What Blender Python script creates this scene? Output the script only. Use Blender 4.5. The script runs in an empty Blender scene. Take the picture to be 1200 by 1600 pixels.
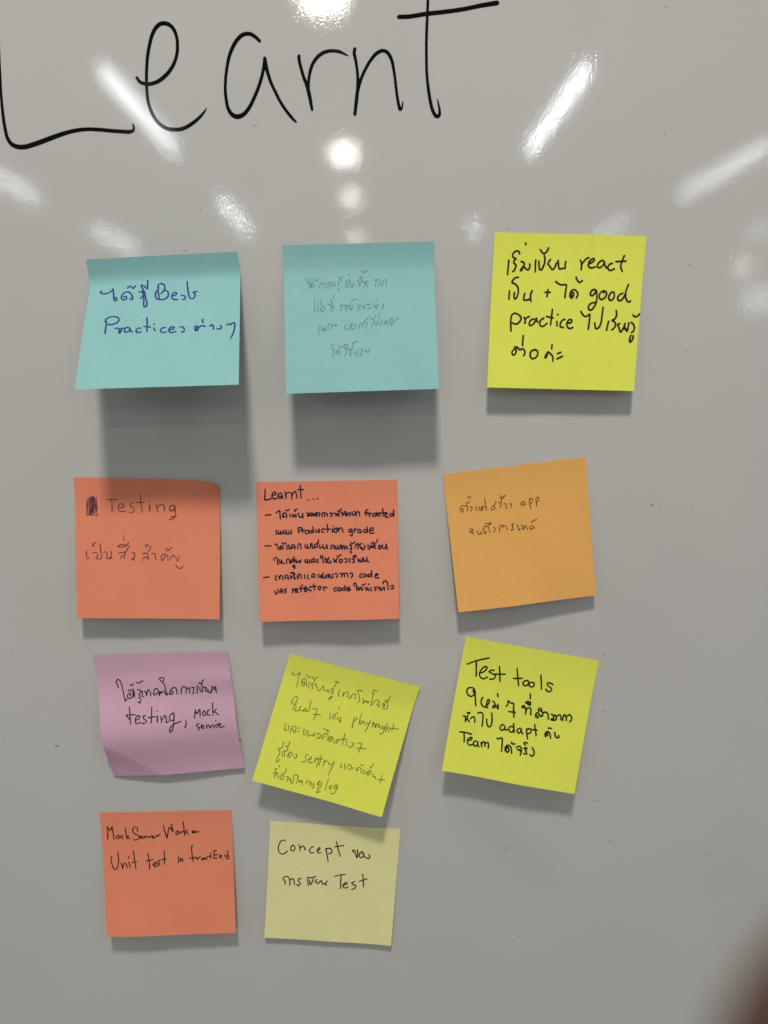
import bpy, math
import numpy as np
from mathutils import Vector, Matrix

# ------------------------------------------------------------------ camera, world, exposure
scene = bpy.context.scene
R = math.radians
CAM = Vector((0.0, -0.400, 0.0))
cd = bpy.data.cameras.new('camera')
cam = bpy.data.objects.new('camera', cd)
scene.collection.objects.link(cam)
cam.location = CAM
cam.rotation_euler = (R(90 - 10.7017), 0, R(-0.7156))
cd.sensor_fit = 'VERTICAL'
cd.sensor_height = 24.0
cd.lens = 24.0 * 1180 / 1600
cd.clip_start = 0.002
cd.clip_end = 100
cd.dof.use_dof = True
cd.dof.focus_distance = 0.405
cd.dof.aperture_fstop = cd.lens / 2.5            # a phone lens 2.5 mm across
scene.camera = cam

world = bpy.data.worlds.new('World')
scene.world = world
world.use_nodes = True
bg = world.node_tree.nodes['Background']
bg.inputs['Color'].default_value = (0.98, 0.98, 0.96, 1)
bg.inputs['Strength'].default_value = 0.140

scene.view_settings.view_transform = 'Standard'
scene.view_settings.look = 'None'
scene.view_settings.exposure = 0.28
scene.view_settings.gamma = 1.0
scene.view_settings.use_curve_mapping = False

# ------------------------------------------------------------------ ceiling lamps (1.3 m above the lens)
CEIL = 1.30
def area_lamp(name, loc, size, radiance, color, rot=0.0, spread=180):
    ld = bpy.data.lights.new(name, 'AREA')
    if len(size) == 1:
        ld.shape = 'DISK'; ld.size = size[0]; a = math.pi * size[0] ** 2 / 4
    else:
        ld.shape = 'RECTANGLE'; ld.size, ld.size_y = size; a = size[0] * size[1]
    ld.energy = radiance * a * math.pi
    ld.color = color
    ld.spread = R(spread)
    o = bpy.data.objects.new(name, ld)
    o.location = loc
    o.rotation_euler = (0, 0, rot)
    scene.collection.objects.link(o)
    return o
WARM = (1.0, 0.955, 0.88); COOL = (0.90, 0.95, 1.0)
for x, y, L, dia in ((-0.06, -0.87, 184, 0.19), (-0.18, -2.59, 86, 0.17), (-0.18, -4.56, 110, 0.17), (-0.18, -5.78, 62, 0.16), (-0.18, -7.68, 60, 0.16)):
    area_lamp('downlight', (x, y, CEIL), (dia,), L, WARM)
area_lamp('downlight', (0.94, -7.06, CEIL), (0.10,), 80, COOL)
area_lamp('downlight', (4.78, -9.72, CEIL), (0.2,), 70, WARM)
for x, y, l, L in ((-1.20, -3.88, 1.27, 52), (0.94, -3.86, 1.30, 62), (2.33, -5.0, 1.30, 50), (-2.60, -5.2, 1.25, 58),
                   (-1.20, -6.57, 1.40, 56), (-2.64, -7.78, 1.35, 70), (2.24, -7.2, 1.0, 34), (3.68, -7.1, 0.6, 30),
                   (-1.20, -1.25, 1.27, 14), (0.94, -1.25, 1.30, 17)):
    area_lamp('tube_lamp', (x, y, CEIL), (0.036, l), L, COOL)

# pale screens far down the room, mirrored faintly at the right of the board
for x, y, z, size, L in ((4.20, -8.0, 0.74, (0.42, 0.26), 4.5), (4.75, -8.0, 0.90, (0.40, 0.22), 3.0)):
    o = area_lamp('screen_lamp', (x, y, z), size, L, (0.86, 0.94, 1.0))
    o.rotation_euler = (R(90), 0, 0)

# ------------------------------------------------------------------ helpers
def link(o, parent=None):
    scene.collection.objects.link(o)
    if parent: o.parent = parent
    return o
def mesh_obj(name, verts, faces, mat, parent=None, smooth=True):
    me = bpy.data.meshes.new(name)
    me.from_pydata([tuple(v) for v in verts], [], faces)
    me.materials.append(mat)
    if smooth: me.polygons.foreach_set('use_smooth', [True] * len(me.polygons))
    me.update()
    return link(bpy.data.objects.new(name, me), parent)
def tag(o, label, cat, group=None):
    o['label'] = label; o['category'] = cat
    if group: o['group'] = group
def nodes(name):
    m = bpy.data.materials.new(name); m.use_nodes = True
    nt = m.node_tree
    return m, nt, nt.nodes['Principled BSDF'], nt.nodes['Material Output']
def N(nt, t, **kw):
    n = nt.nodes.new(t)
    for k, v in kw.items():
        if k in n.inputs: n.inputs[k].default_value = v
        else: setattr(n, k, v)
    return n

# ------------------------------------------------------------------ materials
def board_material():
    m, nt, b, out = nodes('enamel_board')
    tc = N(nt, 'ShaderNodeTexCoord')
    fine = N(nt, 'ShaderNodeTexNoise', Scale=900.0, Detail=2.0, Roughness=0.5)
    mp = N(nt, 'ShaderNodeMapping'); mp.inputs['Scale'].default_value = (0.75, 1, 1.1)
    peel = N(nt, 'ShaderNodeTexNoise', Scale=260.0, Detail=2.0, Roughness=0.55)
    dirt = N(nt, 'ShaderNodeTexNoise', Scale=9.0, Detail=5.0, Roughness=0.6)
    grain = N(nt, 'ShaderNodeTexNoise', Scale=900.0, Detail=2.0, Roughness=0.7)
    nt.links.new(tc.outputs['Object'], mp.inputs['Vector'])
    for n in (fine, peel): nt.links.new(mp.outputs['Vector'], n.inputs['Vector'])
    for n in (dirt, grain): nt.links.new(tc.outputs['Object'], n.inputs['Vector'])
    b1 = N(nt, 'ShaderNodeBump', Strength=1.0, Distance=0.0000130)
    b2 = N(nt, 'ShaderNodeBump', Strength=1.0, Distance=0.000004)
    nt.links.new(fine.outputs['Fac'], b1.inputs['Height'])
    nt.links.new(peel.outputs['Fac'], b2.inputs['Height'])
    nt.links.new(b1.outputs['Normal'], b2.inputs['Normal'])
    nt.links.new(b2.outputs['Normal'], b.inputs['Normal'])
    mix = N(nt, 'ShaderNodeMix', data_type='RGBA')
    mix.inputs['A'].default_value = (0.505, 0.498, 0.472, 1)
    mix.inputs['B'].default_value = (0.630, 0.623, 0.590, 1)
    add = N(nt, 'ShaderNodeMath', operation='ADD')
    sc = N(nt, 'ShaderNodeMath', operation='MULTIPLY'); sc.inputs[1].default_value = 0.55
    sc2 = N(nt, 'ShaderNodeMath', operation='MULTIPLY'); sc2.inputs[1].default_value = 0.45
    nt.links.new(dirt.outputs['Fac'], sc.inputs[0]); nt.links.new(grain.outputs['Fac'], sc2.inputs[0])
    nt.links.new(sc.outputs[0], add.inputs[0]); nt.links.new(sc2.outputs[0], add.inputs[1])
    nt.links.new(add.outputs[0], mix.inputs['Factor'])
    nt.links.new(mix.outputs['Result'], b.inputs['Base Color'])
    b.inputs['Roughness'].default_value = 0.045
    b.inputs['IOR'].default_value = 1.5
    b.inputs['Specular IOR Level'].default_value = 0.40
    return m

def paper_material(name, col):
    m, nt, b, out = nodes(name)
    nt.nodes.remove(b)
    tc = N(nt, 'ShaderNodeTexCoord')
    fib = N(nt, 'ShaderNodeTexNoise', Scale=700.0, Detail=4.0, Roughness=0.7)
    cloud = N(nt, 'ShaderNodeTexNoise', Scale=60.0, Detail=4.0, Roughness=0.6)
    mp = N(nt, 'ShaderNodeMapping'); mp.inputs['Scale'].default_value = (0.35, 1, 1.2)
    nt.links.new(tc.outputs['Object'], mp.inputs['Vector'])
    nt.links.new(mp.outputs['Vector'], fib.inputs['Vector'])
    nt.links.new(tc.outputs['Object'], cloud.inputs['Vector'])
    av = N(nt, 'ShaderNodeMath', operation='MULTIPLY_ADD'); av.inputs[1].default_value = 0.6
    h = N(nt, 'ShaderNodeMath', operation='MULTIPLY'); h.inputs[1].default_value = 0.4
    nt.links.new(cloud.outputs['Fac'], h.inputs[0])
    nt.links.new(fib.outputs['Fac'], av.inputs[0]); nt.links.new(h.outputs[0], av.inputs[2])
    mix = N(nt, 'ShaderNodeMix', data_type='RGBA')
    mix.inputs['A'].default_value = tuple(c * 0.88 for c in col) + (1,)
    mix.inputs['B'].default_value = tuple(min(0.985, c * 1.13) for c in col) + (1,)
    nt.links.new(av.outputs[0], mix.inputs['Factor'])
    bump = N(nt, 'ShaderNodeBump', Strength=0.6, Distance=0.00008)
    nt.links.new(fib.outputs['Fac'], bump.inputs['Height'])
    d = N(nt, 'ShaderNodeBsdfDiffuse'); t = N(nt, 'ShaderNodeBsdfTranslucent')
    ms = N(nt, 'ShaderNodeMixShader', Fac=0.09)
    for s in (d, t):
        nt.links.new(mix.outputs['Result'], s.inputs['Color'])
        nt.links.new(bump.outputs['Normal'], s.inputs['Normal'])
    nt.links.new(d.outputs[0], ms.inputs[1]); nt.links.new(t.outputs[0], ms.inputs[2])
    nt.links.new(ms.outputs[0], out.inputs['Surface'])
    return m

def ink_material(name, col, rough=0.6, spec=0.25):
    m, nt, b, out = nodes(name)
    tc = N(nt, 'ShaderNodeTexCoord')
    nz = N(nt, 'ShaderNodeTexNoise', Scale=900.0, Detail=2.0, Roughness=0.6)
    nt.links.new(tc.outputs['Object'], nz.inputs['Vector'])
    mix = N(nt, 'ShaderNodeMix', data_type='RGBA')
    mix.inputs['A'].default_value = tuple(c * 0.75 for c in col) + (1,)
    mix.inputs['B'].default_value = tuple(c * 1.25 for c in col) + (1,)
    nt.links.new(nz.outputs['Fac'], mix.inputs['Factor'])
    nt.links.new(mix.outputs['Result'], b.inputs['Base Color'])
    b.inputs['Roughness'].default_value = rough
    b.inputs['Specular IOR Level'].default_value = spec
    return m

# ------------------------------------------------------------------ the notes' paper surface
def ramp(v, v0, e, p):
    s = (v - v0) / (1.0 - v0)
    g = (s + np.sqrt(s * s + e * e)) * 0.5
    g0 = (-v0 / (1 - v0) + math.sqrt((v0 / (1 - v0)) ** 2 + e * e)) * 0.5
    g1 = (1 + math.sqrt(1 + e * e)) * 0.5
    return np.clip((g - g0) / (g1 - g0), 0, None) ** p

def surface(n, u, v):
    """point on a note's paper: u across, v down, both 0..1; returns x, y, z in metres"""
    c = n['corners']
    dip = np.zeros_like(u)
    if n.get('dog_ear'):
        dip = 0.030 * np.clip((u - 0.83) / 0.17, 0, 1) ** 1.5 * np.clip(1 - v / 0.10, 0, 1)
    vv = v + dip
    w = [(1 - u) * (1 - vv), u * (1 - vv), u * vv, (1 - u) * vv]
    x = sum(a * k[0] for a, k in zip(w, c)) / 1000
    z = sum(a * k[1] for a, k in zip(w, c)) / 1000
    lift = (n['lift'][0] * (1 - u) + n['lift'][1] * u) / 1000
    h = 0.0003 + lift * ramp(v, *n['bend'])
    h = h + n['top'] * 0.5 * ((1 - v / 0.17) + np.sqrt((1 - v / 0.17) ** 2 + 0.01)) / 1000
    ph = n['phase']
    h = h + n.get('wave', 0.00035) * v * (np.sin(5.1 * u + 3.3 * v + ph) + 0.6 * np.sin(9.7 * u - 6.1 * v + 2 * ph))\
          + 0.0007 * v
    if n.get('buckle'):
        d = (u * 0.80 + (1 - v) * 1.0) - 0.33
        h = h + 0.0062 * np.exp(-((v - 0.62) / 0.24) ** 2) * (1 - 0.45 * u) + 0.0015 * np.exp(-((v - .22) / .1) ** 2) * u
        h = h - 0.016 * (np.sqrt(np.clip(-d, 0, None) ** 2 + 0.0016) - 0.04) * (d < 0)
        h = np.maximum(h, 0.0004)
    if n.get('dog_ear'):
        h = h + 0.10 * dip
    return x, -h, z

# millimetres on the board for corners; writing in thousandths of the note (x across, y down, pen width in 1/100 mm)
NOTES = {
  'n1': {'corners': [(-144.52, 54.01), (-68.66, 58.05), (-63.48, -7.06), (-140.06, -9.25)], 'lift': (40, 40), 'bend': (0.17, 0.06, 1.0), 'top': 2.6, 'phase': 0.0, 'pen': 0.819},
  'n2': {'corners': [(-46.21, 61.12), (30.09, 63.2), (31.46, -9.33), (-43.11, -11.74)], 'lift': (26, 26), 'bend': (0.15, 0.14, 1.0), 'top': 1.8, 'phase': 1.7, 'pen': 0.409},
  'n3': {'corners': [(60.9, 67.87), (137.9, 66.19), (133.47, -10.98), (57.57, -9.14)], 'lift': (8, 8), 'bend': (0.1, 0.3, 1.1), 'top': 0.3, 'phase': 3.4, 'pen': 0.961},
  'n4': {'corners': [(-159.7, -56.27), (-82.76, -58.09), (-83.83, -132.59), (-160.54, -131.66)], 'lift': (8, 8), 'bend': (0.12, 0.3, 1.1), 'top': 0.7, 'phase': 5.1, 'dog_ear': True, 'pen': 0.445},
  'n5': {'corners': [(-63.31, -59.15), (12.04, -58.01), (13.07, -132.04), (-62.28, -133.63)], 'lift': (10, 10), 'bend': (0.1, 0.3, 1.1), 'top': 0.3, 'phase': 0.52, 'pen': 0.765},
  'n6': {'corners': [(36.45, -55.16), (112.48, -45.83), (120.58, -120.93), (45.09, -129.15)], 'lift': (9, 5), 'bend': (0.1, 0.3, 1.1), 'top': 0.3, 'phase': 2.22, 'pen': 0.463},
  'n7': {'corners': [(-156.62, -155.5), (-81.88, -154.1), (-74.61, -223.41), (-149.7, -228.58)], 'lift': (4, 2), 'bend': (0.12, 0.2, 1.0), 'top': 1.3, 'phase': 3.92, 'buckle': True, 'pen': 0.641},
  'n8': {'corners': [(-47.36, -155.58), (25.32, -175.42), (3.55, -246.89), (-68.46, -224.79)], 'lift': (13, 14), 'bend': (0.12, 0.2, 1.1), 'top': 1.2, 'phase': 5.62, 'pen': 0.463},
  'n9': {'corners': [(50.61, -146.3), (125.91, -160.8), (112.46, -235.76), (37.14, -220.3)], 'lift': (12, 11), 'bend': (0.1, 0.3, 1.15), 'top': 0.3, 'phase': 1.04, 'pen': 0.908},
  'n10': {'corners': [(-159.69, -252.48), (-83.73, -251.32), (-82.34, -325.43), (-157.54, -326.37)], 'lift': (9, 8), 'bend': (0.1, 0.3, 1.2), 'top': 0.3, 'phase': 2.74, 'pen': 0.641},
  'n11': {'corners': [(-61.16, -258.55), (14.66, -264.25), (9.16, -339.27), (-66.46, -332.96)], 'lift': (2.5, 3), 'bend': (0.1, 0.3, 1.2), 'top': 0.3, 'phase': 4.44, 'pen': 0.712},
}
INK = {
  'board': [
    ('letter', '-1793,1790,105 -1796,1641,106 -1799,1513,106 -1804,1412,120 -1808,1321,134 -1808,1240,148 -1804,1165,162 -1794,1110,176 -1775,1084,204 -1745,1073,231 -1711,1074,231 -1666,1086,231 -1615,1103,224 -1563,1121,217 -1512,1137,203 -1455,1150,190 -1398,1155,176 -1342,1153,176 -1280,1148,183 -1230,1145,183 -1199,1144,183 -1180,1150,149 -1176,1162,122 -1179,1179,81'),
    ('letter', '-1147,1387,147 -1133,1369,161 -1111,1361,168 -1087,1360,174 -1055,1368,181 -1023,1386,188 -991,1415,181 -966,1449,167 -950,1489,160 -944,1528,160 -945,1562,159 -954,1593,166 -971,1616,179 -995,1627,192 -1020,1625,192 -1042,1609,192 -1062,1578,179 -1076,1539,166 -1089,1488,160 -1097,1432,154 -1102,1369,154 -1102,1324,148 -1098,1278,155 -1086,1237,162 -1068,1203,169 -1041,1175,176 -1011,1159,183 -976,1155,183 -942,1158,183 -910,1171,176 -875,1193,162 -845,1218,135 -826,1239,95 -816,1253,40'),
    ('letter', '-548,1552,146 -566,1568,166 -587,1581,179 -608,1584,186 -633,1577,186 -658,1555,186 -679,1524,180 -697,1485,167 -709,1439,154 -718,1388,148 -722,1337,148 -719,1291,155 -712,1253,169 -696,1227,196 -677,1216,223 -658,1216,230 -636,1226,203 -610,1254,182 -583,1300,168 -560,1349,161 -543,1395,161 -533,1434,161 -527,1477,147;-525,1477,147 -520,1440,174 -512,1406,168 -498,1366,155 -480,1329,155 -456,1283,148 -426,1240,149 -396,1205,136 -382,1192,95'),
    ('letter', '-361,1487,160 -361,1472,160 -352,1434,161 -339,1391,161 -325,1357,182 -314,1314,182 -302,1249,142;-319,1335,162 -316,1378,141 -310,1413,151 -296,1451,161 -272,1483,170 -239,1504,170 -202,1511,160 -165,1507,150 -125,1490,60'),
    ('letter', '-91,1520,160 -94,1503,170 -86,1465,151 -79,1414,141 -77,1362,162 -82,1311,182 -93,1228,163;-78,1336,162 -61,1388,151 -40,1431,151 -12,1474,161 16,1502,170 44,1513,170 67,1504,170 86,1474,161 100,1414,141 109,1346,142 119,1285,142 130,1251,163 138,1259,102 142,1285,61'),
    ('letter', '261,1785,138 260,1735,139 258,1669,139 255,1585,140 255,1500,140 258,1415,141 266,1346,152 277,1286,162 290,1243,173 308,1220,183 320,1224,173 323,1243,132 318,1269,102 312,1297,51;122,1661,199 173,1663,199 246,1674,199 338,1684,199 430,1696,199 513,1712,199 591,1724,219'),
  ],
  'n1': [
    ('written_line', '85,247 78,250 82,263 96,271 122,268 143,258 158,237;158,234 163,262 170,304 175,329 187,333 191,316 184,307 177,315;234,329 221,314 222,290 237,270 259,264 280,280 291,304 294,329;234,329 248,326 255,311 245,298 235,305;276,324 287,327 295,327;254,233 267,219 282,227 294,238 305,218;333,269 350,270 362,284 360,301 353,318 345,320;343,214 354,245 370,274 378,309 386,344 393,372 387,391 376,390 371,367 369,330 362,288 355,266;343,214 361,221 379,240 387,247 386,213 385,178;460,238 456,265 463,293 469,335;466,338 449,327 442,303 445,275 458,258;454,237 459,217 476,209 493,219 501,240 498,261 488,277 480,291;488,277 504,268 521,276 528,297 521,324 502,338 469,338;551,312 571,310 581,296 575,286 558,292 551,312 555,333 572,344 589,345;613,312 630,316 640,329 636,344 623,347;647,204 652,256 660,304 670,336 687,343 700,330 702,307 690,292 715,287'),
    ('written_line', '142,498 142,535 141,568 141,588;133,499 137,477 161,462 188,460 211,468 221,485 214,505 193,517 169,523 153,518;202,554 216,551 230,562 229,579 233,592 242,573 241,556 254,553;298,559 281,548 265,557 264,577 273,586 292,578 299,562 302,575 314,586;367,559 350,558 339,571 341,587 355,592 369,588;400,479 405,521 408,584;385,546 426,554;451,562 455,576 461,583;449,530 452,532;522,561 504,565 494,581 503,597 530,596;548,581 575,575 580,562 563,558 550,571 548,587 563,602 593,596;618,561 634,562 646,579 642,598 631,601;721,559 714,575 720,595 731,592 733,570 721,559 713,569 723,589;730,576 746,564 762,558 779,565;763,509 758,518 764,535;809,563 822,554 831,568 833,587;856,585 873,589 883,577 877,563;916,559 929,553 938,560 954,548 966,548 968,581 961,619 950,651 940,670,33'),
  ],
  'n2': [
    ('written_line', '142,214 148,232 156,253 163,262 169,261;172,231 169,256 167,295;170,258 175,254;180,263 178,277 179,291 185,286 184,260 192,256 196,263 197,293;198,222 201,235 209,243 220,242 230,234;235,295 236,279 241,264 250,256 257,259 259,271 258,275;269,264 276,262 282,270 282,286 273,296;292,261 297,256 302,257 299,278 299,297;302,263 309,257 315,259 319,267 317,278 313,286;317,278 326,277;336,255 333,283 327,282;368,222 371,233 375,237 384,227 394,213;375,239 379,251;363,247 361,265 358,284;352,309 359,309 366,299;409,295 410,262 419,246 432,242 439,252 435,274;423,299 422,273 428,262;438,272 445,289 457,289 462,263;433,205 435,215;490,253 494,248 497,261 498,292;498,292 507,269 515,243 509,233 496,231;510,230,54 520,219,54;522,184,54 535,193,54 556,178,38;520,258 531,258 534,277 530,299;536,277 547,255 559,259;548,266 548,285 555,294;600,249 611,248 610,264 606,292;611,248 629,248 637,254 633,280 626,289;649,291 656,269 668,249 678,251 680,266 679,292'),
    ('written_line', '199,373 199,411 199,440 201,455;225,394 224,397;221,411 220,438 222,459;241,375 244,397 246,427 236,437 242,452 254,454 261,445 263,424 249,423;288,409 303,408 310,404 318,406;303,373 312,386 318,403;327,344 325,370;307,414 308,435 307,458;308,435 316,420 323,423 323,444;367,422 375,416 379,422 373,437 372,460;379,419 399,417 408,419 402,440 402,461;408,423 415,420 414,458;417,420 435,418 432,433 437,450 446,445;432,422 434,447 442,444 454,419;442,396 447,389 465,378 483,379;486,420 483,453;500,413 497,457;516,420 520,443;520,439 539,418 555,411;528,425 529,445;553,418 567,417;549,444 563,442 575,437;592,414 595,423 598,443;599,427 612,451 609,438 620,416;612,389 616,391;648,417 657,429 647,445'),
    ('written_line', '226,549 224,580 224,610;243,556 245,572 246,589 257,573 262,591 274,561;283,586 286,558 291,545 302,544 311,547 308,562 304,579;328,548 339,548;322,559 344,554;404,549 398,565 396,582 403,584 414,583 426,574 430,551;438,546 437,572 437,589;437,563 449,549 442,543;440,578 456,584 462,572 466,543;487,582 489,562 500,546 507,548 514,557 513,574;517,544 531,527 549,513;528,540 541,540 543,555 531,575;560,504 571,516 585,520;600,492 591,518 582,544 572,572;590,559 601,554 603,538 596,539;601,552 614,554 620,531 626,489;643,530 635,546 630,566;653,558 666,550 678,533 670,530 664,541 653,558;678,533 680,550 677,566;709,519 698,520 692,532 696,545 707,544 709,525;694,548 704,566 714,552 729,533 743,522 756,519'),
    ('written_line', '323,680 310,681 305,692 307,706 315,724 324,713;316,724 315,744 308,769;350,736 340,730 344,745 338,750 332,742 333,730 343,719 355,716 360,731 361,757;351,685 355,699 366,704 377,699 395,686 406,684 411,695 408,710;400,715 391,709 391,700 397,698;405,715 402,738 393,758 388,766;399,718 416,717 433,719 445,708 448,688 441,679 445,681 457,672 475,667;427,722 423,744 424,760 432,759 437,725;463,743 455,737 454,745 466,763 476,762 477,743 474,726;486,724 506,723 503,741 491,768;524,720 529,742;530,739 542,734 554,724;547,734 543,753'),
  ],
  'n3': [
    ('written_line', '103,175 102,220 100,265;171,130 165,117 150,114 136,122 126,140 129,152 142,160 149,164 137,179 138,191 152,203 150,219 143,236 134,246;206,62 208,72;186,180 199,183 207,201 195,218 185,237 192,237 201,218 212,218 221,228 236,231 244,217 245,207 242,195;281,169 281,204 283,243;302,175 305,199 312,228 323,229 334,207 341,182 340,153 335,139;307,102,97 317,116,97 328,125 343,121 354,105 359,90;378,163 366,181 363,192 374,202 395,226 407,217 420,184;429,168 433,192 441,220 460,218 479,215 478,195 480,172;576,162 585,182 587,222;585,191 601,168 618,150 631,146;634,185 661,169 669,156 659,150 640,165 631,190 638,205 659,209 679,202;727,161 713,163 694,184 693,201 705,207 721,199 735,178 734,165 740,187 753,207;788,177 772,184 762,204 771,220 785,222 805,212;864,127 851,167 847,198 859,226;813,166 844,163 878,161'),
    ('written_line', '119,370 119,423;173,282 159,282 142,295 133,316 150,322 171,342 178,366 174,399 162,420 154,416 152,392 152,379;222,384 217,405 218,425 233,427 260,416 261,391 270,366;262,414 265,432,111;355,373 390,373;374,356 370,401;423,303 444,317 463,323 493,322 493,355 490,404;539,401 531,383 535,370 547,374 545,392 535,406 525,397 524,375 536,356 552,352 569,365 576,382 567,405;556,271 567,293 581,304 599,293;688,348 675,349 662,362 659,383 673,387 688,371 696,353 702,375 704,406 700,437 683,469 668,481 653,474 652,457 667,438 701,428;740,356 725,368 719,390 725,406 739,410 759,396 767,373 759,358 745,356 748,367;801,361 788,377 783,400 795,415 809,410 819,390 815,363 801,361;875,366 853,378 843,398 851,414 867,413 882,393 890,373;908,310 895,352 895,388 907,415 921,422 930,416'),
    ('written_line', '144,628 140,599 139,557 143,526 161,513 187,521 206,541 200,564 182,581 163,582 150,576;227,539 234,555 234,576;234,555 244,540 260,532;293,548 279,550 265,567 263,584 272,590 289,581 306,554 310,541 306,547 318,566;357,541 342,549 333,565 334,584 347,594 362,590 380,573;411,483 409,526 405,582;375,529 419,537;446,559 448,588;449,515 451,516;498,545 484,550 472,568 469,587 478,597 491,597;519,569 540,565 546,550 533,544 518,557 513,578 523,598 538,603 555,596;603,491 614,508 633,523 649,519 663,507 664,545 660,604;701,562 705,585 713,600 729,593 742,566 747,516 750,462;794,549 789,574 784,608;840,480 844,510 835,532 817,544 834,552 842,568 835,591 819,605;870,563 856,570 865,585 879,617 898,589 905,562;904,584 923,611 928,588 930,557;898,594 922,602;946,554 961,565 970,587 965,610 954,618;954,505 966,516 980,514 998,499;951,637 945,660 947,680 958,673 966,655 967,641'),
    ('written_line', '227,657 226,688 226,720;180,739 165,752 157,769 165,784 177,779 185,756 180,739 173,733 194,735 208,749 227,742 241,755 244,769 236,788;311,747 290,753 280,770 284,795 297,805 316,799 330,778 327,755 311,745;398,768 388,776 381,797 391,789 394,764 400,759 416,771 429,784 434,796 434,817;423,711 422,738;465,768 484,759;463,802 496,785'),
  ],
  'n4': [
    ('scribble', '81,158,27 78,268,27 95,142,27 94,267,27 111,132,27 105,264,27 124,128,27 116,260,27 133,134,27 125,254,27 139,141,27 135,254,27 147,157,27 148,241,27 155,195,27;84,152,27 81,266,27;104,138,27 99,261,27 117,138,27 112,261,27 127,131,27 124,247,27;81,267 160,265;80,197,27 152,189,27;84,171,27 127,189,27 151,215,27;108,216,58 126,247,58;148,144 143,279,24'),
    ('written_line', '222,154 291,152;254,155 255,200 254,242;299,209 334,205 331,185 315,182 299,199 299,225 314,239 352,233;403,174 384,181 381,197 396,207 409,223 396,242 374,243;453,115 455,163 459,209 465,241;422,172 479,169;515,191,68 515,230,68;514,162,63 515,163,63;560,184 566,213 568,236;566,207 585,187 604,183,58 616,199,58 616,228,58;679,185,58 660,192,63 653,215,63 663,228,63 685,214,63 688,188,63 691,224,58 693,260,53 671,283,49 643,293;659,270 690,264'),
    ('written_line', '75,521 71,556 78,575 90,572 87,564;116,536 138,530 153,549 138,568 144,574 175,573,49 172,516,58 167,471,58;110,482 123,472 119,485 132,488;123,466 142,459;191,529 207,525 216,541 213,570 235,573 247,567 238,557 235,573;244,554 245,522;307,573 319,553 335,550 332,573;295,534 316,528 335,527 341,540;335,540,54 354,508,54 370,479;289,486 311,473 336,473 348,482 323,489 292,488;351,476 367,456;333,408 333,444;385,533 407,530 404,552,54 398,582,54 385,569;461,539 486,532 498,551 504,577;467,584 470,565 489,558 495,571;496,529 515,499 518,476;480,474 493,467 502,473 490,487 479,480;524,535 540,531 549,544 552,577;593,586 590,557 603,540 625,540 637,556 637,582;593,586 609,569 622,553;625,494,49 635,510,54 666,487;656,578 660,556 675,546 691,562 704,584 716,551;691,615 703,630 719,638 745,619'),
  ],
  'n5': [
    ('written_line', '63,52 61,91 60,129 82,126 105,120;113,95 133,93 140,79 129,74 113,88 112,111 128,123 144,118;174,80 158,88 153,109 166,119 180,110 181,87 184,119;155,102 178,105;204,73 208,99 209,122;206,99 220,80 236,78;247,81 250,104 250,125;250,99 265,79 277,72 283,91 287,121;313,29 314,68 316,119;295,59 336,59;366,134 368,133;402,130 404,129;429,126 432,127'),
    ('written_line', '58,239 99,235;136,224 150,213 161,207 163,231 165,268;190,246 181,250 181,236 193,225 206,230 210,255 206,257;186,241 188,257 195,250;205,205 216,209 228,199;234,233 236,249 242,251;252,233 256,242 256,258 265,243 277,238;277,238 274,256 279,252;268,208 273,204 284,197;268,210 273,215;295,229 299,252 315,257 325,230;325,230 326,262;354,226 363,231 358,251 367,249 375,231 379,249;381,229 391,231 388,250;397,231 401,250 411,232 417,250 427,232 424,253;420,227 445,232 442,253;463,256 463,235 473,226 481,233 479,254;491,233 500,238 499,254;518,234 532,232 529,243 534,250 524,257;545,234 557,237 561,253 573,235 579,256 584,235;573,217 580,221 601,203;595,226 607,229 604,252 620,236 629,250;621,227 630,222 636,236 636,255;645,250 652,232 664,237 661,255;675,223 682,251 698,237 694,223;704,256 705,237 716,224 725,231 729,256;789,211 773,220 775,257;766,236 794,239;785,230 796,239 800,262;800,248 812,235;835,240 823,246 825,260 841,258 846,242 835,237;853,235 857,258;857,249 869,236 873,259;894,208 896,236 898,259;876,238 908,236;910,250 926,244 919,234 910,246 914,266 932,269;962,242 948,244 946,260 962,260 970,242;972,217 972,263'),
    ('written_line', '133,348 135,375 142,373;149,353 151,376 158,371;165,353 169,376 183,360;188,349 192,374 201,370;204,349 208,374 219,377;222,352 228,373 240,373 242,350;291,330 292,369;291,333 309,331 318,342 304,353 292,356;318,349 322,368;322,356 333,347;352,352 338,361 344,375 360,375 365,357 352,352;390,355 374,357 372,369 388,369 395,353;394,330 397,369;413,347 415,365 429,365 438,345 440,368;472,341 459,350 458,366 472,370;496,314 499,340 499,369;477,348 518,347;534,345 533,370;537,327 539,329;564,339 548,347 547,366 561,371 568,355 559,341;575,341 579,364;577,355 593,339 602,346 609,369;668,350 652,354 650,368 666,370 673,354 675,380 670,398 659,393;689,348 691,373;690,359 707,348;728,353 716,360 718,376 734,374 737,358 739,376;780,356 760,358 757,374 775,375 782,361;781,336 784,375;801,364 824,357 821,345 808,345 798,361 805,382 830,380'),
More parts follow.
